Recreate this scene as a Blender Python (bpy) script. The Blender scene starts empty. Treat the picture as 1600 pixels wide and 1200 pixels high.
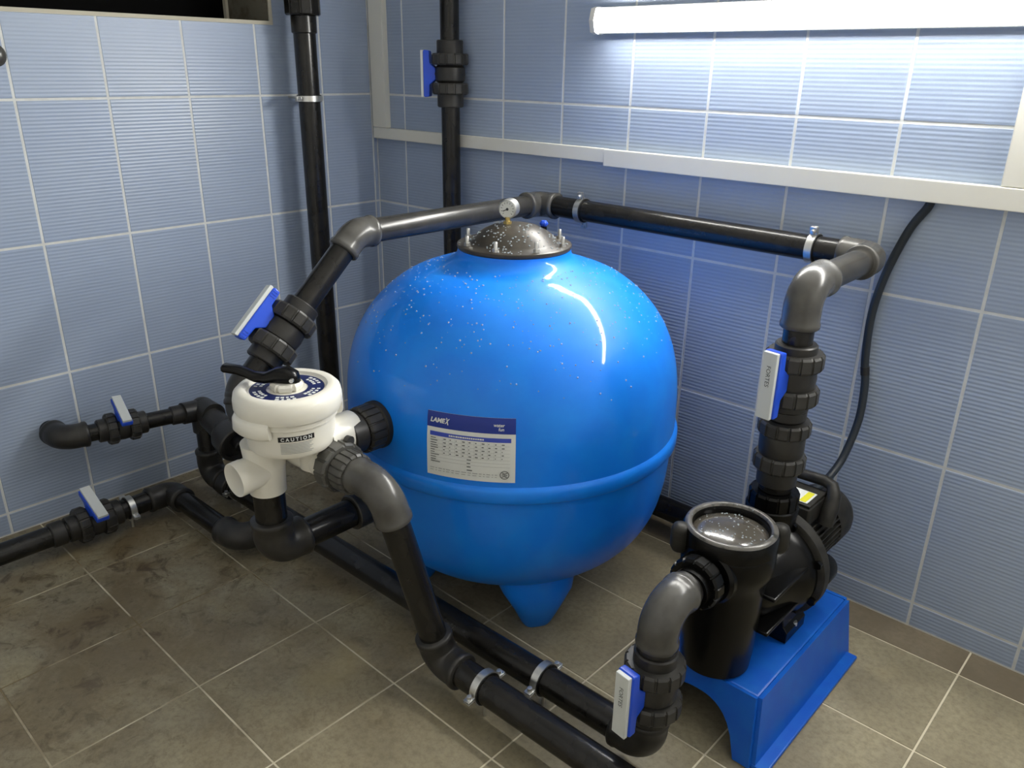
import bpy, bmesh, math, random
from mathutils import Vector, Matrix
random.seed(7)
PI = math.pi
V = Vector
S = bpy.context.scene
COL = S.collection

# ------------------------------------------------------------------ camera
cam_d = bpy.data.cameras.new('camera')
cam = bpy.data.objects.new('camera', cam_d); COL.objects.link(cam)
cam_d.sensor_fit = 'HORIZONTAL'; cam_d.sensor_width = 36.0
cam_d.lens = 1250.8 / 1600.0 * 36.0
cam_d.clip_start = 0.02
RX = V((0.73260945, 0.68050018, 0.01424405))
RY = V((0.26109251, -0.26163629, -0.92918090))
RZ = V((-0.62858102, 0.68444573, -0.36935072))
cam.matrix_world = Matrix(((RX.x, -RY.x, -RZ.x, 2.59341),
                           (RX.y, -RY.y, -RZ.y, -2.02717),
                           (RX.z, -RY.z, -RZ.z, 1.38068),
                           (0, 0, 0, 1)))
S.camera = cam

# ------------------------------------------------------------------ world (night outside) and exposure
w = bpy.data.worlds.new('night'); S.world = w; w.use_nodes = True
w.node_tree.nodes['Background'].inputs[0].default_value = (0.01, 0.012, 0.016, 1)
w.node_tree.nodes['Background'].inputs[1].default_value = 0.2
LAMP_STRENGTH = 130.0
S.view_settings.view_transform = 'Standard'
S.view_settings.look = 'None'
S.view_settings.gamma = 1.0
S.view_settings.use_curve_mapping = False
S.view_settings.exposure = 0.0


# ------------------------------------------------------------------ materials
def mat(name, col, rough=0.5, spec=0.5, metal=0.0, coat=0.0, noise=None, bump=None, emit=None):
    m = bpy.data.materials.new(name); m.use_nodes = True
    nt = m.node_tree; b = nt.nodes['Principled BSDF']
    b.inputs['Base Color'].default_value = (*col, 1)
    b.inputs['Roughness'].default_value = rough
    b.inputs['Specular IOR Level'].default_value = spec
    b.inputs['Metallic'].default_value = metal
    b.inputs['Coat Weight'].default_value = coat
    b.inputs['Coat Roughness'].default_value = 0.07
    if noise:                      # (scale, colour 2, low, high)
        sc, c2, lo, hi = noise
        g = nt.nodes.new('ShaderNodeNewGeometry')
        n = nt.nodes.new('ShaderNodeTexNoise'); n.inputs['Scale'].default_value = sc
        n.inputs['Detail'].default_value = 6
        nt.links.new(g.outputs['Position'], n.inputs['Vector'])
        r = nt.nodes.new('ShaderNodeMapRange'); r.inputs[1].default_value = lo; r.inputs[2].default_value = hi
        nt.links.new(n.outputs['Fac'], r.inputs[0])
        mx = nt.nodes.new('ShaderNodeMix'); mx.data_type = 'RGBA'
        mx.inputs[6].default_value = (*col, 1); mx.inputs[7].default_value = (*c2, 1)
        nt.links.new(r.outputs[0], mx.inputs[0]); nt.links.new(mx.outputs[2], b.inputs['Base Color'])
    if bump:                       # (scale, strength, distance)
        g = nt.nodes.new('ShaderNodeNewGeometry')
        n = nt.nodes.new('ShaderNodeTexNoise'); n.inputs['Scale'].default_value = bump[0]
        nt.links.new(g.outputs['Position'], n.inputs['Vector'])
        bp = nt.nodes.new('ShaderNodeBump'); bp.inputs['Strength'].default_value = bump[1]
        bp.inputs['Distance'].default_value = bump[2]
        nt.links.new(n.outputs['Fac'], bp.inputs['Height']); nt.links.new(bp.outputs[0], b.inputs['Normal'])
    if emit:
        b.inputs['Emission Color'].default_value = (*emit[0], 1)
        b.inputs['Emission Strength'].default_value = emit[1]
    return m


def node(nt, kind, **kw):
    n = nt.nodes.new(kind)
    for k, v in kw.items(): setattr(n, k, v)
    return n


def wall_tile_mat():
    m = mat('wall_tile', (0.40, 0.47, 0.62), 0.33, 0.5)
    nt = m.node_tree; b = nt.nodes['Principled BSDF']; L = nt.links.new
    g = node(nt, 'ShaderNodeNewGeometry')
    sep = node(nt, 'ShaderNodeSeparateXYZ'); L(g.outputs['Position'], sep.inputs[0])
    mu = node(nt, 'ShaderNodeMath', operation='MULTIPLY'); mu.inputs[1].default_value = 2 * PI / 0.0105
    L(sep.outputs[2], mu.inputs[0])
    sn = node(nt, 'ShaderNodeMath', operation='SINE'); L(mu.outputs[0], sn.inputs[0])
    bp = node(nt, 'ShaderNodeBump'); bp.inputs['Strength'].default_value = 0.55; bp.inputs['Distance'].default_value = 0.00045
    L(sn.outputs[0], bp.inputs['Height']); L(bp.outputs[0], b.inputs['Normal'])
    n = node(nt, 'ShaderNodeTexNoise'); n.inputs['Scale'].default_value = 3.5; n.inputs['Detail'].default_value = 5
    L(g.outputs['Position'], n.inputs['Vector'])
    oi = node(nt, 'ShaderNodeObjectInfo')
    ad = node(nt, 'ShaderNodeMath', operation='MULTIPLY_ADD'); ad.inputs[1].default_value = 0.3
    L(oi.outputs['Random'], ad.inputs[0]); L(n.outputs['Fac'], ad.inputs[2])
    r = node(nt, 'ShaderNodeMapRange'); r.inputs[1].default_value = 0.4; r.inputs[2].default_value = 0.95
    L(ad.outputs[0], r.inputs[0])
    mx = node(nt, 'ShaderNodeMix', data_type='RGBA')
    mx.inputs[6].default_value = (0.312, 0.385, 0.525, 1); mx.inputs[7].default_value = (0.355, 0.425, 0.55, 1)
    L(r.outputs[0], mx.inputs[0]); L(mx.outputs[2], b.inputs['Base Color'])
    return m


def floor_tile_mat(name='floor_tile', c1=(0.235, 0.204, 0.134), c2=(0.345, 0.304, 0.200)):
    m = mat(name, (0.15, 0.13, 0.1), 0.42, 0.45)
    nt = m.node_tree; b = nt.nodes['Principled BSDF']; L = nt.links.new
    g = node(nt, 'ShaderNodeNewGeometry')
    def nz(scale, detail, rough=0.55, dist=0.0):
        n = node(nt, 'ShaderNodeTexNoise'); n.inputs['Scale'].default_value = scale
        n.inputs['Detail'].default_value = detail; n.inputs['Roughness'].default_value = rough
        n.inputs['Distortion'].default_value = dist
        L(g.outputs['Position'], n.inputs['Vector']); return n.outputs['Fac']
    def ramp(src, lo, hi, a=0, c=1):
        r = node(nt, 'ShaderNodeMapRange')
        for i, v in enumerate((lo, hi, a, c)): r.inputs[i + 1].default_value = v
        L(src, r.inputs[0]); return r.outputs[0]
    def mix(f, a, c):
        x = node(nt, 'ShaderNodeMix', data_type='RGBA')
        for s, v in ((6, a), (7, c)):
            if isinstance(v, tuple): x.inputs[s].default_value = (*v, 1)
            else: L(v, x.inputs[s])
        L(f, x.inputs[0]); return x.outputs[2]
    def mul(a, c):
        x = node(nt, 'ShaderNodeMath', operation='MULTIPLY'); L(a, x.inputs[0])
        if isinstance(c, float): x.inputs[1].default_value = c
        else: L(c, x.inputs[1])
        return x.outputs[0]
    sep = node(nt, 'ShaderNodeSeparateXYZ'); L(g.outputs['Position'], sep.inputs[0])
    base = mix(ramp(nz(5, 6), 0.35, 0.68), c1, c2)
    base = mix(ramp(nz(70, 5, 0.7), 0.42, 0.68, 0, 0.55), base, (0.14, 0.116, 0.074))
    # brown silt washed over the part of the floor beside the window wall
    region = ramp(sep.outputs[0], 1.7, 0.5)
    silt = mul(ramp(nz(4.2, 8, 0.65, 0.8), 0.40, 0.60), region)
    base = mix(mul(silt, 0.85), base, (0.15, 0.108, 0.052))
    crust = mul(ramp(nz(14, 8, 0.7, 1.2), 0.535, 0.64), region)
    base = mix(mul(crust, 0.8), base, (0.07, 0.044, 0.018))
    speck = mul(ramp(nz(48, 6, 0.75, 0.6), 0.585, 0.66), region)
    base = mix(mul(speck, 0.75), base, (0.085, 0.058, 0.026))
    yel = ramp(nz(3.1, 3), 0.60, 0.72, 0, 0.5)
    base = mix(yel, base, (0.33, 0.27, 0.14))
    L(base, b.inputs['Base Color'])
    L(ramp(nz(9, 3), 0.35, 0.65, 0.30, 0.55), b.inputs['Roughness'])
    bp = node(nt, 'ShaderNodeBump'); bp.inputs['Strength'].default_value = 0.25; bp.inputs['Distance'].default_value = 0.001
    L(nz(60, 4), bp.inputs['Height']); L(bp.outputs[0], b.inputs['Normal'])
    return m


def floor_grout_mat():
    m = mat('floor_grout', (0.66, 0.60, 0.46), 0.85, 0.2)
    nt = m.node_tree; b = nt.nodes['Principled BSDF']; L = nt.links.new
    g = node(nt, 'ShaderNodeNewGeometry'); sep = node(nt, 'ShaderNodeSeparateXYZ'); L(g.outputs['Position'], sep.inputs[0])
    n = node(nt, 'ShaderNodeTexNoise'); n.inputs['Scale'].default_value = 5.0; n.inputs['Detail'].default_value = 5
    L(g.outputs['Position'], n.inputs['Vector'])
    r1 = node(nt, 'ShaderNodeMapRange'); r1.inputs[1].default_value = 0.42; r1.inputs[2].default_value = 0.58; L(n.outputs['Fac'], r1.inputs[0])
    r2 = node(nt, 'ShaderNodeMapRange'); r2.inputs[1].default_value = 1.9; r2.inputs[2].default_value = 0.7; L(sep.outputs[0], r2.inputs[0])
    mu = node(nt, 'ShaderNodeMath', operation='MULTIPLY'); L(r1.outputs[0], mu.inputs[0]); L(r2.outputs[0], mu.inputs[1])
    mx = node(nt, 'ShaderNodeMix', data_type='RGBA'); mx.inputs[6].default_value = (0.66, 0.60, 0.46, 1); mx.inputs[7].default_value = (0.21, 0.165, 0.095, 1)
    L(mu.outputs[0], mx.inputs[0]); L(mx.outputs[2], b.inputs['Base Color'])
    return m


M = dict(
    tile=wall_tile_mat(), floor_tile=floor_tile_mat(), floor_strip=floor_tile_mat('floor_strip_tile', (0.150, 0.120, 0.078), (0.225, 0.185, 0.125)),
    wall_grout=mat('wall_grout', (0.70, 0.72, 0.71), 0.8, 0.2, noise=(30, (0.62, 0.63, 0.61), 0.4, 0.7)),
    floor_grout=floor_grout_mat(),
    plaster=mat('plaster', (0.76, 0.75, 0.72), 0.9, 0.2, noise=(6, (0.71, 0.70, 0.67), 0.4, 0.7)),
    reveal=mat('reveal_cement', (0.16, 0.15, 0.12), 0.9, 0.1, noise=(22, (0.09, 0.08, 0.055), 0.45, 0.7), bump=(60, 0.4, 0.003)),
    sealant=mat('cream_sealant', (0.52, 0.49, 0.40), 0.7, 0.3),
    night_glass=mat('night_glass', (0.002, 0.002, 0.002), 0.6, 0.03),
    trunk=mat('white_plastic_trunking', (0.74, 0.73, 0.66), 0.5, 0.3),
    pipe=mat('black_pipe', (0.010, 0.0095, 0.0085), 0.24, 0.34, noise=(18, (0.018, 0.0165, 0.0145), 0.45, 0.75)),
    pipe_lamplit=mat('lamplit_black_pipe', (0.030, 0.029, 0.026), 0.27, 0.4, noise=(18, (0.045, 0.042, 0.037), 0.45, 0.75)),  # lighter copy of black_pipe: light from the lamp above painted into the colour
    fitting=mat('dark_fitting', (0.020, 0.019, 0.0175), 0.40, 0.42, noise=(26, (0.036, 0.034, 0.030), 0.45, 0.75)),
    grey=mat('grey_elbow', (0.075, 0.073, 0.067), 0.27, 0.45, noise=(16, (0.045, 0.043, 0.039), 0.42, 0.7)),
    nutm=mat('grey_union_nut', (0.036, 0.035, 0.032), 0.42, 0.42, noise=(24, (0.022, 0.021, 0.019), 0.4, 0.7)),
    tank=mat('tank_blue', (0.004, 0.185, 0.78), 0.45, 0.22, coat=0.30, noise=(11, (0.006, 0.215, 0.80), 0.4, 0.7), bump=(45, 0.10, 0.002)),
    stand=mat('stand_blue', (0.003, 0.095, 0.52), 0.42, 0.4, noise=(20, (0.005, 0.12, 0.54), 0.4, 0.7), bump=(60, 0.08, 0.001)),
    lidblack=mat('lid_black', (0.036, 0.031, 0.024), 0.36, 0.35, noise=(20, (0.058, 0.049, 0.037), 0.45, 0.7)),
    rubber=mat('black_rubber', (0.008, 0.008, 0.008), 0.5, 0.4),
    pump=mat('pump_black', (0.003, 0.003, 0.003), 0.26, 0.22),
    pumpgrey=mat('pump_dusty_black', (0.026, 0.0245, 0.021), 0.5, 0.3, noise=(30, (0.010, 0.0095, 0.008), 0.42, 0.68)),
    ring=mat('lid_ring_wet', (0.10, 0.095, 0.085), 0.30, 0.55, noise=(60, (0.02, 0.02, 0.018), 0.52, 0.66)),
    window=mat('strainer_window', (0.075, 0.068, 0.056), 0.14, 0.6, coat=0.4),
    steel=mat('zinc_steel', (0.62, 0.62, 0.60), 0.28, 0.5, metal=0.9),
    brass=mat('brass', (0.55, 0.42, 0.16), 0.3, 0.5, metal=0.9),
    white=mat('white_abs', (0.74, 0.72, 0.64), 0.30, 0.5, coat=0.2),
    paper=mat('white_paper', (0.66, 0.68, 0.66), 0.4, 0.4),
    hblue=mat('handle_blue', (0.012, 0.075, 0.62), 0.35, 0.5),
    hwhite=mat('handle_plate', (0.60, 0.63, 0.62), 0.4, 0.4),
    dialnavy=mat('dial_navy', (0.006, 0.014, 0.085), 0.4, 0.4),
    lightnut=mat('light_grey_nut', (0.085, 0.084, 0.076), 0.38, 0.45, noise=(24, (0.055, 0.053, 0.048), 0.4, 0.7)),
    navy=mat('navy_print', (0.008, 0.028, 0.24), 0.4, 0.4),
    royal=mat('royal_print', (0.04, 0.07, 0.42), 0.4, 0.4),
    ink=mat('dark_ink', (0.05, 0.055, 0.06), 0.6, 0.3),
    paleink=mat('pale_ink', (0.30, 0.31, 0.31), 0.6, 0.3),
    yellow=mat('yellow_print', (0.62, 0.58, 0.03), 0.5, 0.3),
    cable=mat('black_cable', (0.016, 0.022, 0.030), 0.45, 0.4),
    drop=mat('water_drop', (0.55, 0.75, 0.9), 0.05, 0.8),
    diffuser=mat('lamp_diffuser', (0.9, 0.9, 0.88), 0.5, 0.3, emit=((1.0, 0.98, 0.92), LAMP_STRENGTH)),
    housing=mat('lamp_housing', (0.7, 0.7, 0.68), 0.5, 0.3),
)
d = M['drop'].node_tree.nodes['Principled BSDF']
d.inputs['Transmission Weight'].default_value = 0.65; d.inputs['IOR'].default_value = 1.33
d.inputs['Base Color'].default_value = (0.75, 0.85, 0.92, 1)


# ------------------------------------------------------------------ mesh helpers
def basis(axis, ref=None):
    z = V(axis).normalized()
    r = V(ref) if ref is not None else (V((0, 0, 1)) if abs(z.z) < 0.9 else V((1, 0, 0)))
    x = (r - z * r.dot(z)).normalized()
    return x, z.cross(x), z


class MB:
    def __init__(self): self.v = []; self.f = []
    def add(self, vs, fs):
        o = len(self.v); self.v += [V(p) for p in vs]; self.f += [tuple(i + o for i in q) for q in fs]; return self
    def lathe(self, prof, o=(0, 0, 0), axis=(0, 0, 1), n=40, ref=None):
        x, y, z = basis(axis, ref); o = V(o); vs = []; fs = []; idx = []
        for r, t in prof:
            if r < 1e-6: idx.append([len(vs)] * n); vs.append(o + z * t)
            else:
                idx.append(list(range(len(vs), len(vs) + n)))
                vs += [o + z * t + (x * math.cos(2 * PI * k / n) + y * math.sin(2 * PI * k / n)) * r for k in range(n)]
        for a, b in zip(idx, idx[1:]):
            for k in range(n):
                q = [a[k], a[(k + 1) % n], b[(k + 1) % n], b[k]]
                u = []
                for i in q:
                    if i not in u: u.append(i)
                if len(u) > 2: fs.append(tuple(u))
        for ring, rev in (() if tuple(prof[0]) == tuple(prof[-1]) else ((idx[0], True), (idx[-1], False))):
            if ring[0] != ring[1]: fs.append(tuple(reversed(ring)) if rev else tuple(ring))
        return self.add(vs, fs)
    def sweep(self, pts, radii, n=28, caps=True):
        pts = [V(p) for p in pts]
        if not hasattr(radii, '__len__'): radii = [radii] * len(pts)
        T = []
        for i in range(len(pts)):
            a = pts[max(i - 1, 0)]; b = pts[min(i + 1, len(pts) - 1)]
            k = 1
            while (b - a).length < 1e-7: k += 1; a = pts[max(i - k, 0)]; b = pts[min(i + k, len(pts) - 1)]
            T.append((b - a).normalized())
        x, y, z = basis(T[0]); vs = []; fs = []
        for i, p in enumerate(pts):
            x = (x - T[i] * x.dot(T[i])).normalized(); y = T[i].cross(x)
            vs += [p + (x * math.cos(2 * PI * k / n) + y * math.sin(2 * PI * k / n)) * radii[i] for k in range(n)]
        for i in range(len(pts) - 1):
            for k in range(n):
                fs.append((i * n + k, i * n + (k + 1) % n, (i + 1) * n + (k + 1) % n, (i + 1) * n + k))
        if caps:
            fs.append(tuple(reversed(range(n)))); fs.append(tuple(range((len(pts) - 1) * n, len(pts) * n)))
        return self.add(vs, fs)
    def box(self, lo, hi):
        (a, b, c), (d, e, f) = lo, hi
        return self.add([(a, b, c), (d, b, c), (d, e, c), (a, e, c), (a, b, f), (d, b, f), (d, e, f), (a, e, f)],
                        [(0, 3, 2, 1), (4, 5, 6, 7), (0, 1, 5, 4), (1, 2, 6, 5), (2, 3, 7, 6), (3, 0, 4, 7)])
    def obox(self, c, x, y, z, sx, sy, sz):
        c = V(c); vs = []
        for k in (-1, 1):
            for i, j in ((-1, -1), (1, -1), (1, 1), (-1, 1)):
                vs.append(c + V(x) * sx * i / 2 + V(y) * sy * j / 2 + V(z) * sz * k / 2)
        return self.add(vs, [(0, 3, 2, 1), (4, 5, 6, 7), (0, 1, 5, 4), (1, 2, 6, 5), (2, 3, 7, 6), (3, 0, 4, 7)])
    def prism(self, poly, o, x, y, z, w):
        o = V(o); x = V(x); y = V(y); z = V(z); n = len(poly)
        vs = [o + x * a + y * b - z * w / 2 for a, b in poly] + [o + x * a + y * b + z * w / 2 for a, b in poly]
        fs = [tuple(reversed(range(n))), tuple(range(n, 2 * n))] + [(k, (k + 1) % n, n + (k + 1) % n, n + k) for k in range(n)]
        return self.add(vs, fs)
    def ribbed(self, o, axis, r, h, ribs=14, depth=0.003, inner=0.0):
        x, y, z = basis(axis); o = V(o); ring = []
        for k in range(ribs):
            for f, rr in ((0.0, r), (0.74, r), (0.80, r - depth), (0.94, r - depth)):
                a = 2 * PI * (k + f) / ribs; ring.append((a, rr))
        n = len(ring); vs = []; fs = []
        lev = [(-h / 2, -0.004), (-h / 2 + 0.005, 0), (h / 2 - 0.005, 0), (h / 2, -0.004)]
        for t, dr in lev:
            vs += [o + z * t + (x * math.cos(a) + y * math.sin(a)) * (rr + dr) for a, rr in ring]
        for i in range(3):
            for k in range(n): fs.append((i * n + k, i * n + (k + 1) % n, (i + 1) * n + (k + 1) % n, (i + 1) * n + k))
        fs.append(tuple(reversed(range(n)))); fs.append(tuple(range(3 * n, 4 * n)))
        return self.add(vs, fs)
    def ellip(self, c, r, n=6, m=4):
        c = V(c); vs = [c + V((0, 0, r[2]))]; fs = []
        for i in range(1, m):
            t = PI * i / m
            vs += [c + V((r[0] * math.sin(t) * math.cos(2 * PI * k / n), r[1] * math.sin(t) * math.sin(2 * PI * k / n), r[2] * math.cos(t))) for k in range(n)]
        vs.append(c - V((0, 0, r[2])))
        for k in range(n): fs.append((0, 1 + k, 1 + (k + 1) % n))
        for i in range(m - 2):
            for k in range(n): a = 1 + i * n; fs.append((a + k, a + n + k, a + n + (k + 1) % n, a + (k + 1) % n))
        a = 1 + (m - 2) * n
        for k in range(n): fs.append((a + k, len(vs) - 1, a + (k + 1) % n))
        return self.add(vs, fs)


def wloc(o):
    p = V((0, 0, 0))
    while o: p += o.location; o = o.parent
    return p


def build(name, mb, material, parent=None, smooth=35, bevel=0.0, seg=2, origin=None):
    me = bpy.data.meshes.new(name)
    off = wloc(parent) if parent else V((0, 0, 0))
    loc = V((0, 0, 0))
    if parent is None:
        if origin is None:
            lo = [min(p[i] for p in mb.v) for i in range(3)]; hi = [max(p[i] for p in mb.v) for i in range(3)]
            origin = V(((lo[0] + hi[0]) / 2, (lo[1] + hi[1]) / 2, lo[2]))
        loc = V(origin)
    me.from_pydata([tuple(p - off - loc) for p in mb.v], [], mb.f)
    if bevel:
        bm = bmesh.new(); bm.from_mesh(me)
        ed = [e for e in bm.edges if len(e.link_faces) == 2 and e.calc_face_angle(0) > math.radians(40)]
        bmesh.ops.bevel(bm, geom=ed, offset=bevel, segments=seg, profile=0.5, affect='EDGES', clamp_overlap=True)
        bm.to_mesh(me); bm.free()
    me.materials.append(material)
    if bevel and smooth == 35: smooth = 20
    if smooth:
        me.polygons.foreach_set('use_smooth', [True] * len(me.polygons))
        me.set_sharp_from_angle(angle=math.radians(smooth))
    me.update()
    o = bpy.data.objects.new(name, me); COL.objects.link(o)
    o.location = loc
    if parent: o.parent = parent
    return o


def tag(o, label=None, cat=None, group=None, kind=None):
    if label: o['label'] = label
    if cat: o['category'] = cat
    if group: o['group'] = group
    if kind: o['kind'] = kind
    return o


def thing(name, label, cat, loc=(0, 0, 0), group=None, kind=None):
    o = bpy.data.objects.new(name, None); COL.objects.link(o); o.location = loc
    o.empty_display_size = 0.05
    return tag(o, label, cat, group, kind)


def struct(name, mb, material, **kw):
    o = build(name, mb, material, origin=(0, 0, 0), **kw); o['kind'] = 'structure'; return o


def text2d(s, size=1.0, bold=0.0, shear=0.0, align='LEFT'):
    cu = bpy.data.curves.new('text', 'FONT'); cu.body = s; cu.size = size; cu.offset = bold; cu.shear = shear
    cu.align_x = align; cu.resolution_u = 3
    o = bpy.data.objects.new('text', cu); COL.objects.link(o)
    bpy.context.view_layer.update()
    me = bpy.data.meshes.new_from_object(o.evaluated_get(bpy.context.evaluated_depsgraph_get()))
    vs = [(v.co.x, v.co.y) for v in me.vertices]; fs = [tuple(p.vertices) for p in me.polygons]
    bpy.data.objects.remove(o); bpy.data.curves.remove(cu); bpy.data.meshes.remove(me)
    return vs, fs


def rect2d(x0, y0, x1, y1, nx=1):
    vs = []; fs = []
    for i in range(nx + 1):
        x = x0 + (x1 - x0) * i / nx; vs += [(x, y0), (x, y1)]
    for i in range(nx): fs.append((2 * i, 2 * i + 2, 2 * i + 3, 2 * i + 1))
    return vs, fs


# ------------------------------------------------------------------ pipe helpers
PR = 0.0315     # 63 mm pipe


def pipe(parent, a, b, r=PR, m='pipe', name='pipe'):
    return build(name, MB().sweep([a, b], r, 32), M[m], parent)


def elbow(parent, c, a, b, r=0.039, bend=0.045, sock=0.032, m='fitting', name='elbow'):
    c = V(c); a = V(a).normalized(); b = V(b).normalized()
    ph = a.angle(b); t = bend / math.tan(ph / 2)
    ctr = c + (a + b).normalized() * (bend / math.sin(ph / 2))
    p0 = c + a * t - ctr; p1 = c + b * t - ctr
    n = 12; arc = []; tot = p0.angle(p1)
    for i in range(n + 1):
        f = i / n
        arc.append(ctr + (p0 * math.sin((1 - f) * tot) + p1 * math.sin(f * tot)) / math.sin(tot))
    rs = r * 1.05
    pts = []; rad = []
    for q, rr in ((t + sock, rs - .003), (t + sock - .003, rs), (t + sock - .012, rs), (t + sock - .016, r)):
        pts.append(c + a * q); rad.append(rr)
    pts += arc; rad += [r] * len(arc)
    for q, rr in ((t + sock - .016, r), (t + sock - .012, rs), (t + sock - .003, rs), (t + sock, rs - .003)):
        pts.append(c + b * q); rad.append(rr)
    return build(name, MB().sweep(pts, rad, 32), M[m], parent, smooth=50)


def collar(parent, a, b, r=0.039, m='fitting', name='collar'):
    a = V(a); b = V(b); L = (b - a).length; z = (b - a).normalized()
    return build(name, MB().lathe([(r - .003, 0), (r, .003), (r, L - .003), (r - .003, L)], a, z, 32), M[m], parent)


def nut(parent, c, ax, r=0.056, h=0.034, m='nutm', name='union_nut', ribs=14):
    return build(name, MB().ribbed(c, ax, r, h, ribs), M[m], parent, smooth=30)


def ball_valve(label, c, ax, hd, closed=False, s=1.0, sp=0.039, group='ball valves with blue handles', txt=True, L=0.088, ribs=False):
    c = V(c); ax = V(ax).normalized(); hd = V(hd); hd = (hd - ax * hd.dot(ax)).normalized()
    side = ax.cross(hd)
    t = thing('ball_valve', label, 'valve', c, group)
    build('body', MB().lathe([(.040 * s, -.03 * s), (.049 * s, -.02 * s), (.051 * s, 0), (.049 * s, .02 * s), (.040 * s, .03 * s)], c, ax, 36)
          .lathe([(.020 * s, .03 * s), (.020 * s, .062 * s)], c, hd, 20), M['fitting'], t)
    for k in (-1, 1):
        nut(t, c + ax * k * sp * s, ax, .061 * s, .036 * s)
        build('end_connector', MB().lathe([(.044 * s, (sp + .015) * s), (.044 * s, L * s - .003), (.041 * s, L * s)], c, ax * k, 32), M['fitting'], t)
    ha = side if closed else ax; hb = hd.cross(ha)
    poly = [(-.070, .088), (-.074, .084), (-.072, .068), (-.034, .066), (-.018, .046), (.018, .046), (.034, .066), (.072, .068), (.074, .084), (.070, .088)]
    h = build('handle', MB().prism([(a * s, b * s) for a, b in poly], c, ha, hd, hb, .040 * s), M['hblue'], t, bevel=.003)
    for k in ((-1, 1) if ribs else ()):
        for j in range(3):
            build('grip_rib', MB().obox(c + ha * k * (.052 + .007 * j) * s + hd * .078 * s, ha, hb, hd, .003 * s, .0425 * s, .014 * s), M['hblue'], h)
    pl = build('handle_plate', MB().obox(c + hd * .0925 * s, ha, hb, hd, .146 * s, .033 * s, .010 * s), M['hwhite'], h, bevel=.0015)
    if txt:
        vs, fs = text2d('FORTES', .0135 * s)
        build('lettering', MB().add([c + hd * .0979 * s + ha * (.045 * s - a) * 1 + hb * (.004 * s - b) for a, b in vs], fs), M['ink'], h, smooth=0)
    return t


def clamp(label, c, ax, ear, foot=None, r=PR, group='zinc pipe clamps'):
    c = V(c); ax = V(ax).normalized(); ear = V(ear); ear = (ear - ax * ear.dot(ax)).normalized(); oth = ax.cross(ear)
    t = thing('pipe_clamp', label, 'clamp', c, group)
    build('rubber_lining', MB().lathe([(r + .0005, -.011), (r + .004, -.011), (r + .004, .011), (r + .0005, .011), (r + .0005, -.011)], c, ax, 36), M['rubber'], t)
    build('band', MB().lathe([(r + .003, -.009), (r + .0065, -.009), (r + .0065, .009), (r + .003, .009), (r + .003, -.009)], c, ax, 36), M['steel'], t, smooth=40)
    for k in (-1, 1):
        e = c + ear * k * (r + .014)
        build('ear', MB().obox(e + oth * .003, ear, oth, ax, .022, .003, .018).obox(e - oth * .003, ear, oth, ax, .022, .003, .018), M['steel'], t, bevel=.0008)
        build('screw', MB().lathe([(.0, .013), (.0055, .012), (.0065, .006), (.0065, .004), (.003, .004), (.003, -.012), (0, -.012)], e, oth, 12), M['steel'], t)
    if foot is not None:
        f = V(foot); dr = (f - c).normalized()
        st = build('stud', MB().sweep([c + dr * (r + .005), f], .004, 12), M['steel'], t)
        build('stud_nut', MB().lathe([(.009, 0), (.009, .008)], c + dr * (r + .005), dr, 6), M['steel'], st, smooth=0)
    return t


# ================================================================== THE ROOM
TW, TH, Z0 = 0.252, 0.4007, 1.2742     # wall tile pitch, z of one horizontal joint
GAP = 0.0072; T = 0.008
WY0, WY1, WZ0, WZ1 = -1.78, -0.430, 1.508, 2.06   # window opening in the left wall
CEIL = 2.35; XR = 3.35; YF = -2.55
ROWS = [0.0] + [Z0 + k * TH for k in range(-3, 3)]   # 0, .072, .473, .873, 1.274, 1.675, 2.076
ROWS.append(CEIL)

fl = struct('floor', MB().box((-0.3, YF, -0.06), (XR, 0.3, -0.0015)), M['floor_grout'])
struct('ceiling', MB().box((-0.3, YF, CEIL), (XR, 0.3, CEIL + .06)), M['plaster'])
struct('wall_front', MB().box((-0.3, YF - .1, -0.06), (XR, YF, CEIL)), M['plaster'])
struct('wall_right', MB().box((XR, YF - .1, -0.06), (XR + .1, 0.3, CEIL)), M['plaster'])
bk = struct('wall_back', MB().box((-0.3, -0.0002, -0.06), (XR, 0.12, CEIL)), M['wall_grout'])
mb = MB()
mb.box((-0.30, YF, -0.06), (0.0002, 0.0, WZ0 - .004)); mb.box((-0.30, YF, WZ1), (0.0002, 0.0, CEIL))
mb.box((-0.30, WY1 + .004, WZ0 - .004), (0.0002, 0.0, WZ1)); mb.box((-0.30, YF, WZ0 - .004), (0.0002, WY0, WZ1))
lw = struct('wall_left', mb, M['wall_grout'])
CACHE = {}


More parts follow.
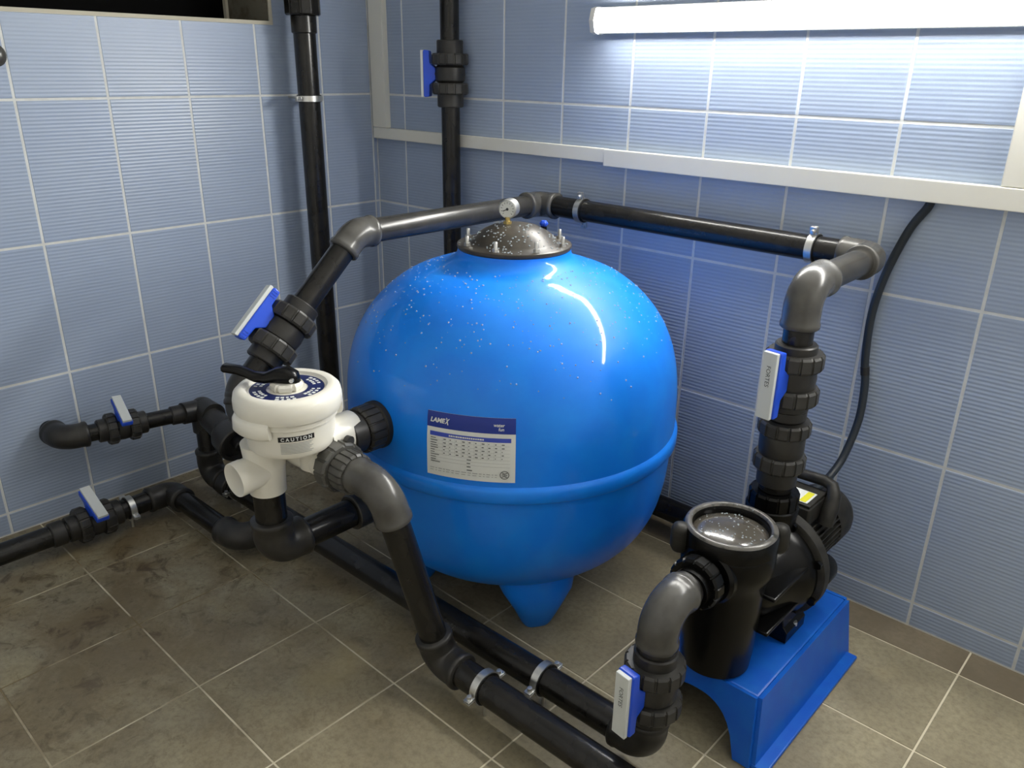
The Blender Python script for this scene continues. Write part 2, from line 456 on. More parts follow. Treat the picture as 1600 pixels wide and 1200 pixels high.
def tile_piece(name, parent, key, rects, axis, m):
    """a tile (or the cut rest of one) with eased edges; rects are (u0,u1,v0,v1) in wall coordinates"""
    u0 = min(r[0] for r in rects); v0 = min(r[2] for r in rects)
    k = (axis,) + tuple(round(x, 4) for r in rects for x in (r[0] - u0, r[1] - u0, r[2] - v0, r[3] - v0))
    if k not in CACHE:
        mb = MB(); e = 0.0009
        for a, b, c, dd in rects:
            a -= u0; b -= u0; c -= v0; dd -= v0
            q = [(a, c, 0), (b, c, 0), (b, dd, 0), (a, dd, 0), (a, c, T - e), (b, c, T - e), (b, dd, T - e), (a, dd, T - e),
                 (a + e, c + e, T), (b - e, c + e, T), (b - e, dd - e, T), (a + e, dd - e, T)]
            vs = []
            for u, v, t in q:
                t -= T - 0.0015
                vs.append({'x': (t, -u, v), 'y': (u, -t, v), 'z': (u, v, t - .0015)}[axis])
            fs = [(0, 1, 5, 4), (1, 2, 6, 5), (2, 3, 7, 6), (3, 0, 4, 7), (4, 5, 9, 8), (5, 6, 10, 9), (6, 7, 11, 10), (7, 4, 8, 11), (8, 9, 10, 11)]
            if axis == 'x': fs = [tuple(reversed(f)) for f in fs]
            mb.add(vs, fs)
        me = bpy.data.meshes.new(name); me.from_pydata([tuple(p) for p in mb.v], [], mb.f); me.materials.append(m)
        CACHE[k] = me
    o = bpy.data.objects.new(name, CACHE[k]); COL.objects.link(o)
    o.location = {'x': (0, -u0, v0), 'y': (u0, 0, v0), 'z': (u0, v0, 0)}[axis]
    o.parent = parent
    return o


h = GAP / 2
# left wall: u = -y
cols = [0.0, 0.022] + [-0.0134 + TW * k for k in range(1, 11)] + [-YF]
for i in range(len(cols) - 1):
    for j in range(len(ROWS) - 1):
        u0, u1, v0, v1 = cols[i] + h, cols[i + 1] - h, ROWS[j] + h, ROWS[j + 1] - h
        rects = [(u0, u1, v0, v1)]
        wu0, wu1 = -WY1 - .012, -WY0 + .012; wz0, wz1 = WZ0 - .012, WZ1 + .012
        if u1 > wu0 and u0 < wu1 and v1 > wz0 and v0 < wz1:
            rects = []
            if v0 < wz0: rects.append((u0, u1, v0, wz0))
            if v1 > wz1: rects.append((u0, u1, wz1, v1))
            vm0, vm1 = max(v0, wz0), min(v1, wz1)
            if u0 < wu0: rects.append((u0, wu0, vm0, vm1))
            if u1 > wu1: rects.append((wu1, u1, vm0, vm1))
            rects = [r for r in rects if r[1] - r[0] > .006 and r[3] - r[2] > .006]
        if rects: tile_piece('wall_tile', lw, None, rects, 'x', M['tile'])
# back wall: u = x
cols = [0.0] + [0.1713 + TW * k for k in range(0, 13)] + [XR]
for i in range(len(cols) - 1):
    for j in range(len(ROWS) - 1):
        tile_piece('wall_tile', bk, None, [(cols[i] + h, cols[i + 1] - h, ROWS[j] + h, ROWS[j + 1] - h)], 'y', M['tile'])
# floor
FS = 0.32657; h = 0.0022
xs = [0.0] + [0.0593 + FS * k for k in range(0, 11)] + [XR]
ys = [YF] + [-1.7456 + FS * k for k in range(-2, 6)] + [0.0]
for i in range(len(xs) - 1):
    for j in range(len(ys) - 1):
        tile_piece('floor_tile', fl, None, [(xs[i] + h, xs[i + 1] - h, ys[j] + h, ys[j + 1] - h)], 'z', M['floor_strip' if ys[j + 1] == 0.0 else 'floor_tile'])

# window in the left wall: cement reveal, cream edge, night-black pane
wn = thing('window_1', None, None, (0, WY1, WZ0), kind='structure')
D = -0.27
build('reveal', MB().box((D, WY1, WZ0), (-.003, WY1 + .003, WZ1)).box((D, WY0 - .003, WZ0), (-.003, WY0, WZ1))
      .box((D, WY0, WZ0 - .003), (-.003, WY1, WZ0)).box((D, WY0, WZ1), (-.003, WY1, WZ1 + .003)), M['reveal'], wn, smooth=0)
e = 0.011
build('edge_strip', MB().box((-.006, WY0 - e, WZ0 - e), (.003, WY1 + e, WZ0)).box((-.006, WY0 - e, WZ1), (.003, WY1 + e, WZ1 + e))
      .box((-.006, WY1, WZ0), (.003, WY1 + e, WZ1)).box((-.006, WY0 - e, WZ0), (.003, WY0, WZ1)), M['sealant'], wn, smooth=0)
fr = build('window_frame', MB().box((D - .02, WY0, WZ0), (D + .012, WY0 + .012, WZ1)).box((D - .02, WY1 - .010, WZ0), (D + .012, WY1, WZ1))
      .box((D - .02, WY0, WZ0), (D + .012, WY1, WZ0 + .010)).box((D - .02, WY0, WZ1 - .012), (D + .012, WY1, WZ1)), M['sealant'], wn, smooth=0)
build('pane', MB().box((D - .012, WY0 + .01, WZ0 + .01), (D - .006, WY1 - .01, WZ1 - .01)), M['night_glass'], wn, smooth=0)

# ------------------------------------------------------------------ tube lamp
LX0, LX1, LZ = 1.075, 2.900, 1.502
t = thing('tube_lamp', 'lit white batten lamp high on the tiled back wall', 'lamp', (LX0, 0, LZ))
build('housing', MB().box((LX0 + .02, -.030, LZ - .024), (LX1 - .02, -.0015, LZ + .024)), M['housing'], t, bevel=.004)
prof = [(-.030, -.033), (-.052, -.034), (-.060, -.031), (-.060, .031), (-.052, .034), (-.030, .033)]


def extrude_x(prof, xa, xb):
    n = len(prof)
    return MB().add([(xa, y, LZ + z) for y, z in prof] + [(xb, y, LZ + z) for y, z in prof],
                    [(k, n + k, n + (k + 1) % n, (k + 1) % n) for k in range(n)] + [tuple(range(n)), tuple(reversed(range(n, 2 * n)))])


a0, a1 = LX0 + .018, LX1 - .018
build('tray', extrude_x(prof, a0, a1), M['housing'], t, smooth=0)
# frosted light strip: a shallow bow that throws its light into the room
bow = [(-.0595, -.031), (-.067, -.0305), (-.074, -.020), (-.077, 0), (-.074, .020), (-.067, .0305), (-.0595, .031)]
build('diffuser', extrude_x(bow, a0, a1), M['diffuser'], t, smooth=60)
cap = [(-.030, -.035), (-.056, -.036), (-.072, -.031), (-.080, 0), (-.072, .031), (-.056, .036), (-.030, .035)]
for xa, xb in ((LX0, a0), (a1, LX1)):
    build('end_cap', extrude_x(cap, xa, xb), M['housing'], t, bevel=.002)

# ------------------------------------------------------------------ cable trunking


def trunking(label, lo, hi, seam):
    t = thing('cable_trunking', label, 'trunking', lo, 'white cable trunking on the back wall')
    (a, b, c), (d_, e_, f) = lo, hi
    build('base', MB().box((a, e_ - .012, c), (d_, e_, f)), M['trunk'], t, bevel=.001)
    s = .0012
    if seam == 'h': build('cover', MB().box((a, b, c - s), (d_, e_ - .008, f + s)), M['trunk'], t, bevel=.002)
    else: build('cover', MB().box((a - s, b, c), (d_ + s, e_ - .008, f)), M['trunk'], t, bevel=.002)
    return t


trunking('narrow white horizontal cable trunking from the room corner past the tank lid', (.012, -.027, 1.116), (1.115, -.0015, 1.154), 'h')
trunking('wider white horizontal cable trunking running right above the pump cable', (1.117, -.033, 1.107), (3.349, -.0015, 1.153), 'h')
trunking('white vertical cable trunking standing in the room corner', (.012, -.026, 1.1555), (.088, -.0015, CEIL), 'v')
trunking('white vertical cable trunking at the right edge under the lamp', (2.172, -.029, 1.1555), (2.222, -.0015, CEIL), 'v')

# ------------------------------------------------------------------ filter tank
TX, TY = 1.214, -0.524
PROF = [(0.0, .092), (.10, .093), (.18, .098), (.25, .110), (.31, .134), (.355, .168), (.39, .210), (.415, .262), (.430, .325), (.437, .385), (.440, .440),
        (.4415, .448), (.450, .452), (.4535, .457), (.4535, .481), (.450, .488), (.4445, .493),
        (.4445, .53), (.443, .59), (.437, .645), (.424, .70), (.402, .752), (.370, .800), (.325, .845), (.275, .879), (.225, .899), (.190, .909), (.166, .918), (.152, .929), (.1465, .940), (.1455, .948), (0, .948)]


def tank_r(z):
    for (r0, z0), (r1, z1) in zip(PROF[11:-2], PROF[12:-1]):
        if z0 <= z <= z1: return r0 + (r1 - r0) * (z - z0) / (z1 - z0 + 1e-9)
    return .4445


def smooth_prof(p, n=4):
    out = []
    for i in range(len(p) - 1):
        p0, p1, p2, p3 = p[max(i - 1, 0)], p[i], p[i + 1], p[min(i + 2, len(p) - 1)]
        for k in range(n):
            u = k / n
            f = lambda a, b, c, dd: .5 * ((2 * b) + (-a + c) * u + (2 * a - 5 * b + 4 * c - dd) * u * u + (-a + 3 * b - 3 * c + dd) * u ** 3)
            out.append((max(0, f(p0[0], p1[0], p2[0], p3[0])), f(p0[1], p1[1], p2[1], p3[1])))
    out.append(p[-1]); return out


tank = thing('filter_tank', 'large glossy blue sand filter tank with a black bolted lid', 'tank', (TX, TY, 0))
pr = smooth_prof(PROF[:11]) + PROF[11:16] + smooth_prof(PROF[16:31]) + [PROF[31]]
shell = build('shell', MB().lathe(pr, (TX, TY, 0), (0, 0, 1), 96), M['tank'], tank, smooth=45)
for k in range(4):     # moulded feet
    a = math.radians(-33 + 90 * k); dr = V((math.cos(a), math.sin(a), 0)); sd = V((-dr.y, dr.x, 0))
    mb = MB(); lev = [(0.0, .235, .315, .036), (.012, .228, .322, .043), (.06, .205, .338, .066), (.115, .17, .345, .098), (.16, .12, .33, .115)]
    n = 20; vs = []; fs = []
    for z, ri, ro, w_ in lev:
        for q in range(n):
            b = 2 * PI * q / n; ce, se = math.cos(b), math.sin(b)
            ce = math.copysign(abs(ce) ** .6, ce); se = math.copysign(abs(se) ** .6, se)
            vs.append(V((TX, TY, z)) + dr * ((ri + ro) / 2 + ce * (ro - ri) / 2) + sd * se * w_)
    for i in range(len(lev) - 1):
        for q in range(n): fs.append((i * n + q, i * n + (q + 1) % n, (i + 1) * n + (q + 1) % n, (i + 1) * n + q))
    fs.append(tuple(reversed(range(n))))
    build('foot', mb.add(vs, fs), M['tank'], tank, smooth=50)

lid = build('lid', MB().lathe([(.0, .946), (.136, .946), (.1455, .949), (.1475, .954), (.1465, .959), (.143, .961), (.116, .963), (.110, .968), (.098, .980), (.080, .993), (.058, 1.003), (.032, 1.009), (.012, 1.010), (0, 1.010)],
            (TX, TY, 0), n=72), M['lidblack'], tank, smooth=40)
for k in range(8):
    a = math.radians(22 + 45 * k); p = V((TX + .1295 * math.cos(a), TY + .1295 * math.sin(a), .960))
    b = build('bolt', MB().lathe([(.009, 0), (.009, .002), (.0048, .002), (.0048, .024), (.0036, .026), (0, .026)], p, n=14), M['steel'], lid)
    build('bolt_nut', MB().lathe([(.0085, .002), (.0085, .009)], p, n=6), M['steel'], lid, smooth=0)
# pressure gauge
gp = V((TX - .008, TY - .018, 1.006)); gc = gp + V((0, 0, .040)); gd = V((.30, -.86, -.05)).normalized()
g = build('pressure_gauge', MB().lathe([(0, -.024), (.021, -.024), (.0242, -.021), (.0242, .002), (.0225, .004), (.0212, .002), (0, .002)], gc, gd, 40), M['steel'], tank)
gx = V((0, 0, 1)).cross(gd).normalized(); gy = gd.cross(gx)
build('gauge_dial', MB().lathe([(.021, .0022), (.021, .003)], gc, gd, 36), M['paper'], g)
mb = MB()
for k in range(11):
    a = math.radians(225 - 27 * k); mb.obox(gc + gd * .0032 + (gx * math.cos(a) + gy * math.sin(a)) * .0160, gx * math.cos(a) + gy * math.sin(a), -gx * math.sin(a) + gy * math.cos(a), gd, .004, .0012, .0005)
a = math.radians(205); na = gx * math.cos(a) + gy * math.sin(a)
mb.obox(gc + gd * .0036 + na * .005, na, gd.cross(na), gd, .017, .0022, .0006).lathe([(.0035, .003), (.0035, .0042)], gc, gd, 14)
build('gauge_needle', mb, M['ink'], g, smooth=0)
build('gauge_stem', MB().lathe([(.011, 0), (.011, .010)], gp, (0, 0, 1), 6).lathe([(.0065, .01), (.0065, .020)], gp, (0, 0, 1), 14), M['brass'], g, smooth=0)
# bleed valve with blue knob
bp_ = V((1.258, -.462, .976))
build('bleed_valve', MB().lathe([(.014, 0), (.014, .010), (.008, .011), (.008, .024)], bp_, n=18), M['pump'], tank)
build('bleed_knob', MB().ribbed(bp_ + V((0, 0, .031)), (0, 0, 1), .011, .014, 10, .0015), M['hblue'], tank)

# paper label wrapped on the tank
A0, A1, LB, LT = math.radians(-73.0), math.radians(-46.2), .507, .661
LW = (A1 - A0) * .4445; LH = LT - LB


def on_tank(u, v, off):
    a = A0 + (A1 - A0) * u / LW; z = LB + v; r = tank_r(z) + off
    return V((TX + r * math.cos(a), TY + r * math.sin(a), z))


def label_part(name, shapes, m, off, parent):
    mb = MB()
    for vs, fs in shapes: mb.add([on_tank(u, v, off) for u, v in vs], fs)
    return build(name, mb, m, parent, smooth=40)


def grid2d(x0, y0, x1, y1, nx, ny):
    vs = [(x0 + (x1 - x0) * i / nx, y0 + (y1 - y0) * j / ny) for j in range(ny + 1) for i in range(nx + 1)]
    return vs, [(j * (nx + 1) + i, j * (nx + 1) + i + 1, (j + 1) * (nx + 1) + i + 1, (j + 1) * (nx + 1) + i) for j in range(ny) for i in range(nx)]


def place2d(sh, dx, dy): return [(a + dx, b + dy) for a, b in sh[0]], sh[1]


lab = label_part('paper_label', [grid2d(0, 0, LW, LH, 24, 16)], M['paper'], .0012, tank)
lab['label'] = 'white and navy printed paper label'
label_part('label_header', [grid2d(0, LH - .036, LW, LH, 24, 5)], M['navy'], .0020, lab)
label_part('label_band', [grid2d(.008, LH - .056, LW - .010, LH - .046, 24, 2)], M['royal'], .0020, lab)
lg = text2d('LAME', .0145, bold=.0006, shear=.25)
xr = max(p[0] for p in lg[0]) - .0022
star = ([(xr + .0005, -.001), (xr + .003, -.001), (xr + .0125, .0115), (xr + .010, .0115), (xr + .0035, .0135), (xr + .0060, .0125), (xr + .0095, -.003), (xr + .0068, -.003)], [(0, 1, 2, 3), (4, 7, 6, 5)])
label_part('label_logo', [place2d(lg, .008, LH - .0235), place2d(star, .008, LH - .0235)], M['paper'], .0028, lab)
label_part('label_slogan', [place2d(text2d('water', .0105, .0002, .1), LW - .050, LH - .019), place2d(text2d('fun', .0105, .0002, .1), LW - .039, LH - .0285)], M['paper'], .0028, lab)
rnd = random.Random(3); tab = []; pale = []
for k in range(11):      # left column of words
    y = LH - .0615 - k * .0058; tab.append(rect2d(.010, y, .010 + rnd.uniform(.010, .024), y + .0016))
for c in range(10):
    for k in range(5):
        x = .042 + c * .0150; y = LH - .062 - k * .0085; w_ = rnd.choice((.002, .0035, .005, .0065))
        tab.append(rect2d(x, y, x + w_, y + .0020))
for k in range(4): tab.append(rect2d(.098, LH - .104 - k * .0085, .098 + rnd.uniform(.007, .014), LH - .102 - k * .0085))
for k in range(7):
    y = LH - .065 - k * .0085; pale.append(rect2d(.008, y, LW - .012, y + .0004, 20))
for k in range(10): pale.append(rect2d(.0395 + k * .0150, LH - .1, .0398 + k * .0150, LH - .057))
x = .008
while x < LW - .045: q = rnd.uniform(.004, .012); pale.append(rect2d(x, .018, x + q, .0195, 3)); pale.append(rect2d(x, .0125, x + q * .8, .0138, 3)); x += q + .003
label_part('label_table', tab, M['ink'], .0026, lab); label_part('label_rules', pale, M['paleink'], .0024, lab)
title = []; x = .055
while x < .135: q = rnd.uniform(.002, .005); title.append(rect2d(x, LH - .0528, x + q, LH - .0492)); x += q + .0012
label_part('label_title', title, M['paper'], .0026, lab)
ring = []; cx, cy = LW - .024, .0195
for r0, r1 in ((.0090, .0105),):
    vs = []; n = 28
    for k in range(n): a = 2 * PI * k / n; vs += [(cx + r0 * math.cos(a), cy + r0 * math.sin(a)), (cx + r1 * math.cos(a), cy + r1 * math.sin(a))]
    ring.append((vs, [(2 * k, 2 * k + 1, (2 * k + 3) % (2 * n), (2 * k + 2) % (2 * n)) for k in range(n)]))
for k in (-1, 0, 1):
    vs = []
    for i in range(9): x = -.006 + .0015 * i; y = k * .0042 + .0014 * math.sin(i * .8 + k); vs += [(cx + x, cy + y - .0009), (cx + x, cy + y + .0009)]
    ring.append((vs, [(2 * i, 2 * i + 2, 2 * i + 3, 2 * i + 1) for i in range(8)]))
label_part('label_seal', ring, M['ink'], .0027, lab)

# water drops on the tank top and its lid
mb = MB(); rnd = random.Random(11)
for k in range(520):
    a = math.radians(rnd.uniform(-170, 60)); q = rnd.random()
    z = .64 + .275 * q ** .35; r = tank_r(z)
    s = rnd.choice((.0013, .0016, .0021, .0026))
    dr = V((math.cos(a), math.sin(a), 0))
    mb.ellip(V((TX, TY, z)) + dr * (r + .0004), (s, s, s), 6, 4)
build('water_drops', mb, M['drop'], tank)['kind'] = 'stuff'
mb = MB(); LP = [(.143, .961), (.116, .963), (.110, .968), (.098, .980), (.080, .993), (.058, 1.003), (.032, 1.009)]
for k in range(150):
    a = math.radians(rnd.uniform(-150, 40)); i = rnd.randrange(len(LP) - 1); f = rnd.random()
    r = LP[i][0] * (1 - f) + LP[i + 1][0] * f; z = LP[i][1] * (1 - f) + LP[i + 1][1] * f; s = rnd.choice((.0018, .0024, .0030))
    mb.ellip((TX + r * math.cos(a), TY + r * math.sin(a), z), (s, s, s * .8), 6, 4)
build('lid_drops', mb, M['drop'], tank)['kind'] = 'stuff'

# ------------------------------------------------------------------ overhead pipework: pump riser > back wall > over to the multiport valve
ZP = .976; YP = -.078
E1 = V((.912, YP, ZP)); E2 = V((1.950, YP, .972)); E3 = V((1.950, -.440, .970)); E4 = V((.910, -.797, ZP))
VD = V((.0, -.258, -.238)).normalized()     # falling leg towards the multiport valve
BVc = V((.910, -1.030, .762))
VD = (BVc - E4).normalized()
t = thing('overhead_pipe', 'dark pipe run crossing behind the tank lid at wall height', 'pipe', (1.4, YP, ZP - .04))
elbow(t, E3, (0, 0, -1), E2 - E3, .039, .05, .040, 'grey')
pipe(t, E3 + V((0, .03, 0)), E2 - V((0, .03, 0)), PR, 'pipe_lamplit')
elbow(t, E2, E3 - E2, E1 - E2, .039, .03, .045, 'grey')
pipe(t, E2 - V((.03, 0, 0)), E1 + V((.03, 0, 0)))
elbow(t, E1, E2 - E1, E4 - E1, .039, .03, .040, 'grey')
pipe(t, E1 - V((0, .03, 0)), E4 + V((0, .03, 0)), PR, 'pipe_lamplit')
elbow(t, E4, E1 - E4, VD, .039, .06, .034, 'grey')
pipe(t, E4 + VD * .03, BVc - VD * .05)
pipe(t, E3 - V((0, 0, .03)), (E3.x, E3.y, .84))

RC = V((1.950, -.440, .772))
ball_valve('upright ball valve with navy handle on the riser above the pump', RC, (0, 0, 1), (-.12, -1, 0), L=.075)
ball_valve('tilted ball valve with blue handle above the white multiport valve', BVc, VD, (-.30, -.62, .72), s=1.0, sp=.042, txt=False, ribs=True)
# inlet bend into the multiport valve
t = thing('inlet_bend', 'dark pipe bend dropping behind the white multiport valve lid', 'pipe', (1.0, -1.15, .6))
B1 = BVc + VD * .165; B2 = V((1.02, -1.165, .575))
pipe(t, BVc + VD * .06, B1)
B1b = V((.925, -1.170, .60))
elbow(t, B1, -VD, (B1b - B1), .040, .05, .028)
pipe(t, B1, B1b)
elbow(t, B1b, B1 - B1b, V((1, 0, 0)), .039, .035, .02)
pipe(t, B1b, (1.07, -1.17, .60))

# riser union + stub to the pump
t = thing('pipe_union', 'black double nut pipe union between riser valve and pump', 'fitting', (1.95, -.44, .5))
pipe(t, (1.95, -.44, .70), (1.95, -.44, .50), .036)
nut(t, (1.95, -.44, .655), (0, 0, 1), .057, .032); nut(t, (1.95, -.44, .572), (0, 0, 1), .057, .036)
build('sleeve', MB().lathe([(.046, .585), (.049, .60), (.049, .63), (.046, .645)], (1.95, -.44, 0), n=32), M['fitting'], t)
collar(t, (1.95, -.44, .675), (1.95, -.44, .70), .043)
collar(t, (1.95, -.44, .515), (1.95, -.44, .552), .044)

# ------------------------------------------------------------------ pump
PX = 1.955
p = thing('pool_pump', 'black pool pump with round strainer lid on a blue stand', 'pump', (PX, -.45, .15))
pc = V((PX, -.647, 0))
build('strainer_pot', MB().lathe([(0, .152), (.070, .152), (.076, .157), (.080, .20), (.083, .30), (.085, .36), (.088, .385), (.097, .405), (.0985, .42), (.0985, .455), (.096, .468), (.090, .474), (0, .474)], pc, n=56), M['pump'], p, smooth=40)
rg = build('lid_ring', MB().lathe([(.094, .455), (.0985, .460), (.0985, .488), (.096, .4945), (.0935, .4955), (.082, .4955), (.079, .488), (.079, .470), (.094, .455)], pc, n=64), M['pump'], p, smooth=40)
build('ring_face', MB().lathe([(.0955, .4945), (.0935, .4985), (.087, .5005), (.0825, .499), (.0805, .494), (.0955, .4945)], pc, n=64), M['ring'], rg, smooth=60)
u = V((.7326, .6805, 0)).normalized()
for k in (-1, 1):
    mb = MB(); o = pc + u * k * .104 + V((0, 0, .474))
    mb.lathe([(0, -.040), (.016, -.038), (.021, -.028), (.021, .010), (.017, .020), (.008, .024), (0, .025)], o, n=20)
    build('lid_lug', mb, M['pumpgrey'], rg, smooth=50)
build('lid_window', MB().lathe([(.079, .478), (.074, .481), (.060, .4865), (.040, .491), (.020, .4935), (0, .4945)], pc, n=56), M['window'], p, smooth=60)
mb = MB(); rnd = random.Random(5)
for k in range(70):
    a = rnd.uniform(0, 2 * PI); r = .072 * math.sqrt(rnd.random()); s = rnd.choice((.0015, .002, .0026))
    mb.ellip((pc.x + r * math.cos(a), pc.y + r * math.sin(a), .4945 - .0135 * (r / .074) ** 2), (s, s, s * .8), 6, 4)
for k in range(40):
    a = rnd.uniform(0, 2 * PI); s = rnd.choice((.0012, .0018)); r = rnd.uniform(.082, .092)
    mb.ellip((pc.x + r * math.cos(a), pc.y + r * math.sin(a), .499 - .3 * abs(r - .086)), (s, s, s), 6, 4)
build('lid_water_drops', mb, M['drop'], p)['kind'] = 'stuff'
ac = V((PX, 0, .300))      # motor axis height
ax = V((0, 1, 0))
build('volute', MB().lathe([(.060, -.60), (.078, -.575), (.088, -.54), (.098, -.50), (.112, -.47), (.122, -.455), (.122, -.428)], ac, ax, 56).sweep([(PX, -.440, .34), (PX, -.440, .46)], .052, 36), M['pump'], p, smooth=45)
fg = build('seal_flange', MB().lathe([(.130, -.432), (.137, -.428), (.138, -.405), (.133, -.400), (.133, -.392), (.128, -.388), (.095, -.375), (.070, -.368)], ac, ax, 64), M['pumpgrey'], p, smooth=40)
for k in range(8):
    a = 2 * PI * (k + .5) / 8; o = ac + V((.128 * math.cos(a), -.432, .128 * math.sin(a)))
    build('flange_bolt', MB().lathe([(.010, -.010), (.010, .0)], o, ax, 6), M['pump'], fg, smooth=0)
# ribs from the pot to the flange
for zz, sx in ((.345, .085), (.255, .080), (.345, -.085), (.255, -.080)):
    build('casing_rib', MB().obox((PX + sx, -.53, zz), (1, 0, 0), (0, 1, 0), (0, 0, 1), .045, .19, .010), M['pump'], p, bevel=.003)
build('casing_rib', MB().obox((PX, -.53, .395), (1, 0, 0), (0, 1, 0), (0, 0, 1), .012, .18, .07), M['pump'], p, bevel=.003)
build('suction_port', MB().lathe([(.066, -.69), (.064, -.735), (.058, -.742), (.044, -.742), (.044, -.755), (.040, -.757), (.040, -.80)], V((PX, 0, .415)), ax, 36), M['pump'], p)
nut(p, (PX - .002, -.768, .415), ax, .056, .034, 'pump', 'suction_nut')
nut(p, (1.95, -.44, .478), (0, 0, 1), .056, .040, 'pump', 'discharge_nut')
collar(p, (1.95, -.44, .445), (1.95, -.44, .462), .059, 'pump', 'discharge_collar')
# motor with cooling fins, fan cover, terminal box
build('motor', MB().lathe([(.060, -.385), (.066, -.375), (.066, -.165), (.060, -.16)], ac, ax, 48), M['pumpgrey'], p, smooth=40)
for k in range(36):
    a = 2 * PI * k / 36
    if 50 < math.degrees(a) < 130: continue
    dr = V((math.cos(a), 0, math.sin(a)))
    build('cooling_fin', MB().obox(ac + V((0, -.27, 0)) + dr * .070, dr, ax, dr.cross(ax), .014, .20, .0030), M['pumpgrey'], p, smooth=0)
fc = build('fan_cover', MB().lathe([(.077, -.185), (.0785, -.182), (.0785, -.115), (.074, -.098), (.062, -.090), (.02, -.088), (0, -.088)], ac, ax, 48), M['pumpgrey'], p, smooth=45)
tb = build('terminal_box', MB().obox((PX, -.285, .395), (1, 0, 0), (0, 1, 0), (0, 0, 1), .095, .115, .052), M['pumpgrey'], p, bevel=.010, seg=3)
build('terminal_lid', MB().obox((PX, -.285, .4225), (1, 0, 0), (0, 1, 0), (0, 0, 1), .088, .105, .008), M['pumpgrey'], tb, bevel=.003)
build('cable_gland', MB().lathe([(.013, 0), (.013, .018), (.010, .020), (.010, .030)], (PX, -.228, .398), ax, 8), M['pump'], tb)
hn = build('motor_bracket', MB().sweep([(PX - .060, -.225, .385), (PX - .058, -.225, .425), (PX - .046, -.225, .443), (PX + .030, -.225, .447), (PX + .050, -.228, .442), (PX + .062, -.240, .425), (PX + .066, -.262, .400), (PX + .064, -.275, .360)],
      [.013, .013, .013, .014, .015, .017, .019, .020], 16), M['pumpgrey'], p, smooth=60)
sk = build('rating_sticker', MB().obox((PX + .002, -.300, .4275), (1, 0, 0), (0, 1, 0), (0, 0, 1), .062, .060, .001), M['paper'], p)
sk['label'] = 'white and yellow sticker'
build('sticker_stripe', MB().obox((PX + .020, -.300, .4282), (1, 0, 0), (0, 1, 0), (0, 0, 1), .016, .055, .0007), M['yellow'], sk)
# drain lobe and feet
build('casing_lobe', MB().lathe([(.0, -.375), (.030, -.372), (.036, -.36), (.036, -.30), (.030, -.285), (0, -.282)], V((PX + .085, 0, .262)), ax, 28), M['pump'], p, smooth=50)
for sx in (-1, 1):
    mb = MB().prism([(-.030, .1515), (.062, .1515), (.062, .180), (.052, .192), (.040, .250), (-.030, .250)] if sx > 0 else [(-.062, .1515), (.030, .1515), (.030, .250), (-.040, .250), (-.052, .192), (-.062, .180)], (PX + sx * .035, -.445, 0), (1, 0, 0), (0, 0, 1), (0, -1, 0), .100)
    ft = build('pump_foot', mb, M['pump'], p, bevel=.003)
    build('foot_bolt', MB().lathe([(.008, .176), (.008, .186), (0, .187)], (PX + sx * .091, -.445, 0), n=6), M['steel'], ft, smooth=0)

# ------------------------------------------------------------------ blue moulded stand under the pump
st = thing('pump_stand', 'moulded blue plastic stand with arched front under the pump', 'stand', (PX, -.46, 0))
x0, x1, y0, y1, zt = PX - .130, PX + .130, -.690, -.226, .150
vs = []; fs = []
# outer sheet: top rim to splayed foot, front side cut by an arch
ins = .018
topc = [(x0, y0), (x1, y0), (x1, y1), (x0, y1)]
bot = [(x0 - .022, y0 - .040), (x1 + .022, y0 - .040), (x1 + .022, y1 + .004), (x0 - .022, y1 + .004)]
mb = MB()
mb.add([(x0, y0, zt), (x1, y0, zt), (x1, y1, zt), (x0, y1, zt), (x0, y0, zt - .012), (x1, y0, zt - .012), (x1, y1, zt - .012), (x0, y1, zt - .012)],
       [(0, 1, 2, 3), (7, 6, 5, 4), (0, 4, 5, 1), (1, 5, 6, 2), (2, 6, 7, 3), (3, 7, 4, 0)])
build('top_plate', mb, M['stand'], st, bevel=.005)


def lerp(a, b, f): return a + (b - a) * f


def panel(A, B, C_, D_, arch, name):
    """wall panel A-B along the top, D-C along the floor, arch = cut-out (f0, f1, height) or None, 10 mm thick"""
    A, B, C_, D_ = V(A), V(B), V(C_), V(D_)
    P = lambda s, q: lerp(lerp(D_, C_, s), lerp(A, B, s), q)
    nrm = (B - A).cross(D_ - A).normalized(); n = 24; vs = []; fs = []
    for th in (0, -.010):
        for i in range(n + 1):
            s = i / n; q = 0
            if arch:
                f = (s - arch[0]) / (arch[1] - arch[0])
                if 0 < f < 1: q = arch[2] * (1 - abs(2 * f - 1) ** 2.6) ** .5
            vs.append(P(s, q) + nrm * th); vs.append(P(s, 1) + nrm * th)
    m_ = 2 * (n + 1)
    for i in range(n):
        a = 2 * i
        fs += [(a, a + 2, a + 3, a + 1), (m_ + a, m_ + a + 1, m_ + a + 3, m_ + a + 2), (a, m_ + a, m_ + a + 2, a + 2), (a + 1, a + 3, m_ + a + 3, m_ + a + 1)]
    fs += [(0, 1, m_ + 1, m_), (2 * n, m_ + 2 * n, m_ + 2 * n + 1, 2 * n + 1)]
    return build(name, MB().add(vs, fs), M['stand'], st, smooth=30)


